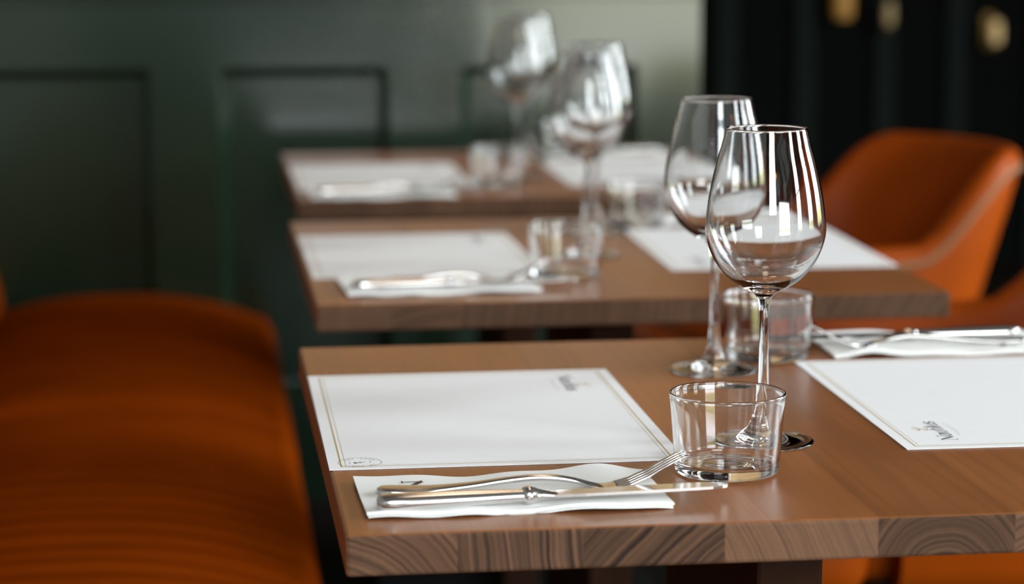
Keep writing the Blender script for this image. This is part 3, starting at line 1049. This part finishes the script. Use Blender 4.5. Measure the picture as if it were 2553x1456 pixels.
# ------------------------------------------------------------------ bench along the left
def make_bench():
    y0, y1 = 0.9, 4.97
    root = thing('banquette_bench', (-0.12, (y0 + y1) / 2, 0), 'long orange-brown leather bench with padded ribbed seat along the left', 'bench')
    oy = (y0 + y1) / 2
    X0, X1 = -0.39, 0.146
    ZS = T - 0.352
    def prof_z(u):
        """Crowned seat, rolled over at its front edge."""
        return 0.040 * (1 - abs(2 * u - 0.92) ** 2.4)
    def cushion(ya, yb, name, lift):
        bm = bmesh.new()
        nu, nv = 40, int((yb - ya) / 0.009)
        rows = []
        for j in range(nv + 1):
            y = ya + (yb - ya) * j / nv
            e = min(y - ya, yb - y)
            edge = 0.022 * (1 - min(1, e / 0.035)) ** 2
            pleat = 0.0
            if y < 3.43:
                ph = (3.43 - y) / 0.070
                f = ph % 1.0
                pleat = 0.0170 * (abs(2 * f - 1) ** 3.0)
                pleat *= min(1.0, 0.35 + (3.43 - y) * 1.6)
            row = []
            for i in range(nu + 1):
                u = i / nu
                # around the section: across the top then down the front
                if u < 0.72:
                    t_ = u / 0.72
                    x = X0 + (X1 - 0.035 - X0) * t_
                    z = ZS + prof_z(t_) - edge
                else:
                    a = (u - 0.72) / 0.28 * (PI * 0.55)
                    zb = ZS + prof_z(1.0) - edge
                    x = X1 - 0.035 + 0.04 * math.sin(a)
                    z = zb - 0.075 * (1 - math.cos(a))
                wr = 0.0016 * math.sin(y * 37 + u * 5) * math.sin(y * 13 + 2 * u)
                row.append(bm.verts.new((x + 0.12, y - oy, z - pleat * (0.5 + u) + wr + lift)))
            rows.append(row)
        for a, b in zip(rows, rows[1:]):
            for i in range(nu):
                bm.faces.new((a[i], a[i + 1], b[i + 1], b[i]))
        # close ends and underside
        zb = ZS - 0.10
        for row in (rows[0], rows[-1]):
            lo = [bm.verts.new((v.co.x, v.co.y, zb)) for v in row]
            for i in range(nu):
                bm.faces.new((row[i], row[i + 1], lo[i + 1], lo[i]))
        finish(bm, name, M['bench'], root, True, math.radians(55))
    cushion(y0, 3.84, 'seat_cushion', 0.0)
    cushion(3.842, y1, 'seat_cushion', 0.014)
    bm = bmesh.new()
    box(bm, -0.24, X1 - 0.03 + 0.12, y0 - oy, y1 - oy, 0.10, ZS - .035, .01)
    finish(bm, 'seat_base', M['darkmetal'], root, False)
    bm = bmesh.new()
    box(bm, -0.20, X1 - 0.07 + 0.12, y0 - oy, y1 - oy, 0.0, .10)
    finish(bm, 'plinth', M['darkmetal'], root, False)
    bm = bmesh.new()
    loft(bm, [[Vector((x_, yy, z_)) for x_, z_ in ((-.42, 0.0), (-.28, 0.0), (-.270, .30), (-.274, .44), (-.287, .50), (-.31, .535), (-.35, .545), (-.42, .54))] for yy in (y0 - oy, y1 - oy)])
    finish(bm, 'backrest', M['bench'], root, True, math.radians(60))
make_bench()

# ------------------------------------------------------------------ wall lamps in the dark room, pendants over the aisle, added fill globes over the tables
def wall_lamp(x, z, w, h, m, label):
    root = thing('wall_lamp', (x, R['y1'], z), label, 'lamp', 'wall lamps in the dark room')
    bm = bmesh.new()
    lathe(bm, [(0, -h / 2), (w * .42, -h / 2), (w / 2, -h / 2 + .02), (w / 2, h / 2 - .03), (w * .4, h / 2), (0, h / 2)], 24)
    for v in bm.verts:
        v.co.y -= 0.09
    finish(bm, 'lamp_shade', m, root, True, math.radians(50))
    bm = bmesh.new()
    box(bm, -.022, .022, -.012, 0, -.06, .06, .004)
    tube(bm, [(0, -.01, -.02), (0, -.05, -.05), (0, -.09, -h / 2 - .005)], .007, 8)
    finish(bm, 'bracket', M['brass'], root, False)
wall_lamp(2.702, T + .059, .036, .075, M['tanglow'], 'brightest blurred tan wall lamp near the top right corner')
wall_lamp(2.326, T + .124, .034, .075, M['dimglow'], 'dimmer blurred wall lamp left of the brightest one')
wall_lamp(2.165, T + .168, .07, .12, M['amber'], 'dim amber blur at the top edge, left of the two wall lamps')  # unidentified amber blob, built with the lamp's shape

def pendant(x, y, z, label):
    root = thing('pendant_lamp', (x, y, R['z1']), label, 'lamp', 'bare-bulb pendants behind the camera')
    dz = z - R['z1']
    bm = bmesh.new(); tube(bm, [(0, 0, 0), (0, 0, dz + .12)], .004, 8); finish(bm, 'cord', M['darkmetal'], root)
    bm = bmesh.new(); lathe(bm, [(0, dz + .13), (.018, dz + .13), (.02, dz + .07), (.0, dz + .07)], 20); finish(bm, 'socket', M['brass'], root, True, .7)
    bm = bmesh.new(); lathe(bm, [(0, dz - .05), (.02, dz - .043), (.032, dz - .01), (.026, dz + .03), (.014, dz + .07), (0, dz + .07)], 20); finish(bm, 'bulb', M['bulb'], root)
pendant(0.95, -0.9, 2.05, 'bare warm pendant bulb hanging behind the camera, seen only as orange glints')
pendant(1.9, 0.4, 2.0, 'bare warm pendant bulb right of the camera, seen only as orange glints')

def globe(x, y, z, label):  # unseen globe, added to lift and warm the light on the tables
    root = thing('added_globe_light', (x, y, R['z1']), label, 'lamp', 'added opal globe lights above the tables')
    dz = z - R['z1']
    bm = bmesh.new(); tube(bm, [(0, 0, 0), (0, 0, dz + .16)], .004, 8); finish(bm, 'cord', M['darkmetal'], root)
    bm = bmesh.new(); lathe(bm, [(0, dz + .17), (.03, dz + .165), (.034, dz + .10), (0, dz + .10)], 24); finish(bm, 'cap', M['brass'], root, True, .7)
    bm = bmesh.new(); lathe(bm, [(.11 * math.sin(PI * k / 16), dz - .11 * math.cos(PI * k / 16)) for k in range(17)], 32); finish(bm, 'globe', M['opal'], root)
for (tx, ty), w in zip(TABLES[:2], ('nearest', 'middle')):
    globe(tx + TW / 2, ty + TD / 2, 2.15, 'added warm opal fill light hanging above the ' + w + ' table, out of frame')
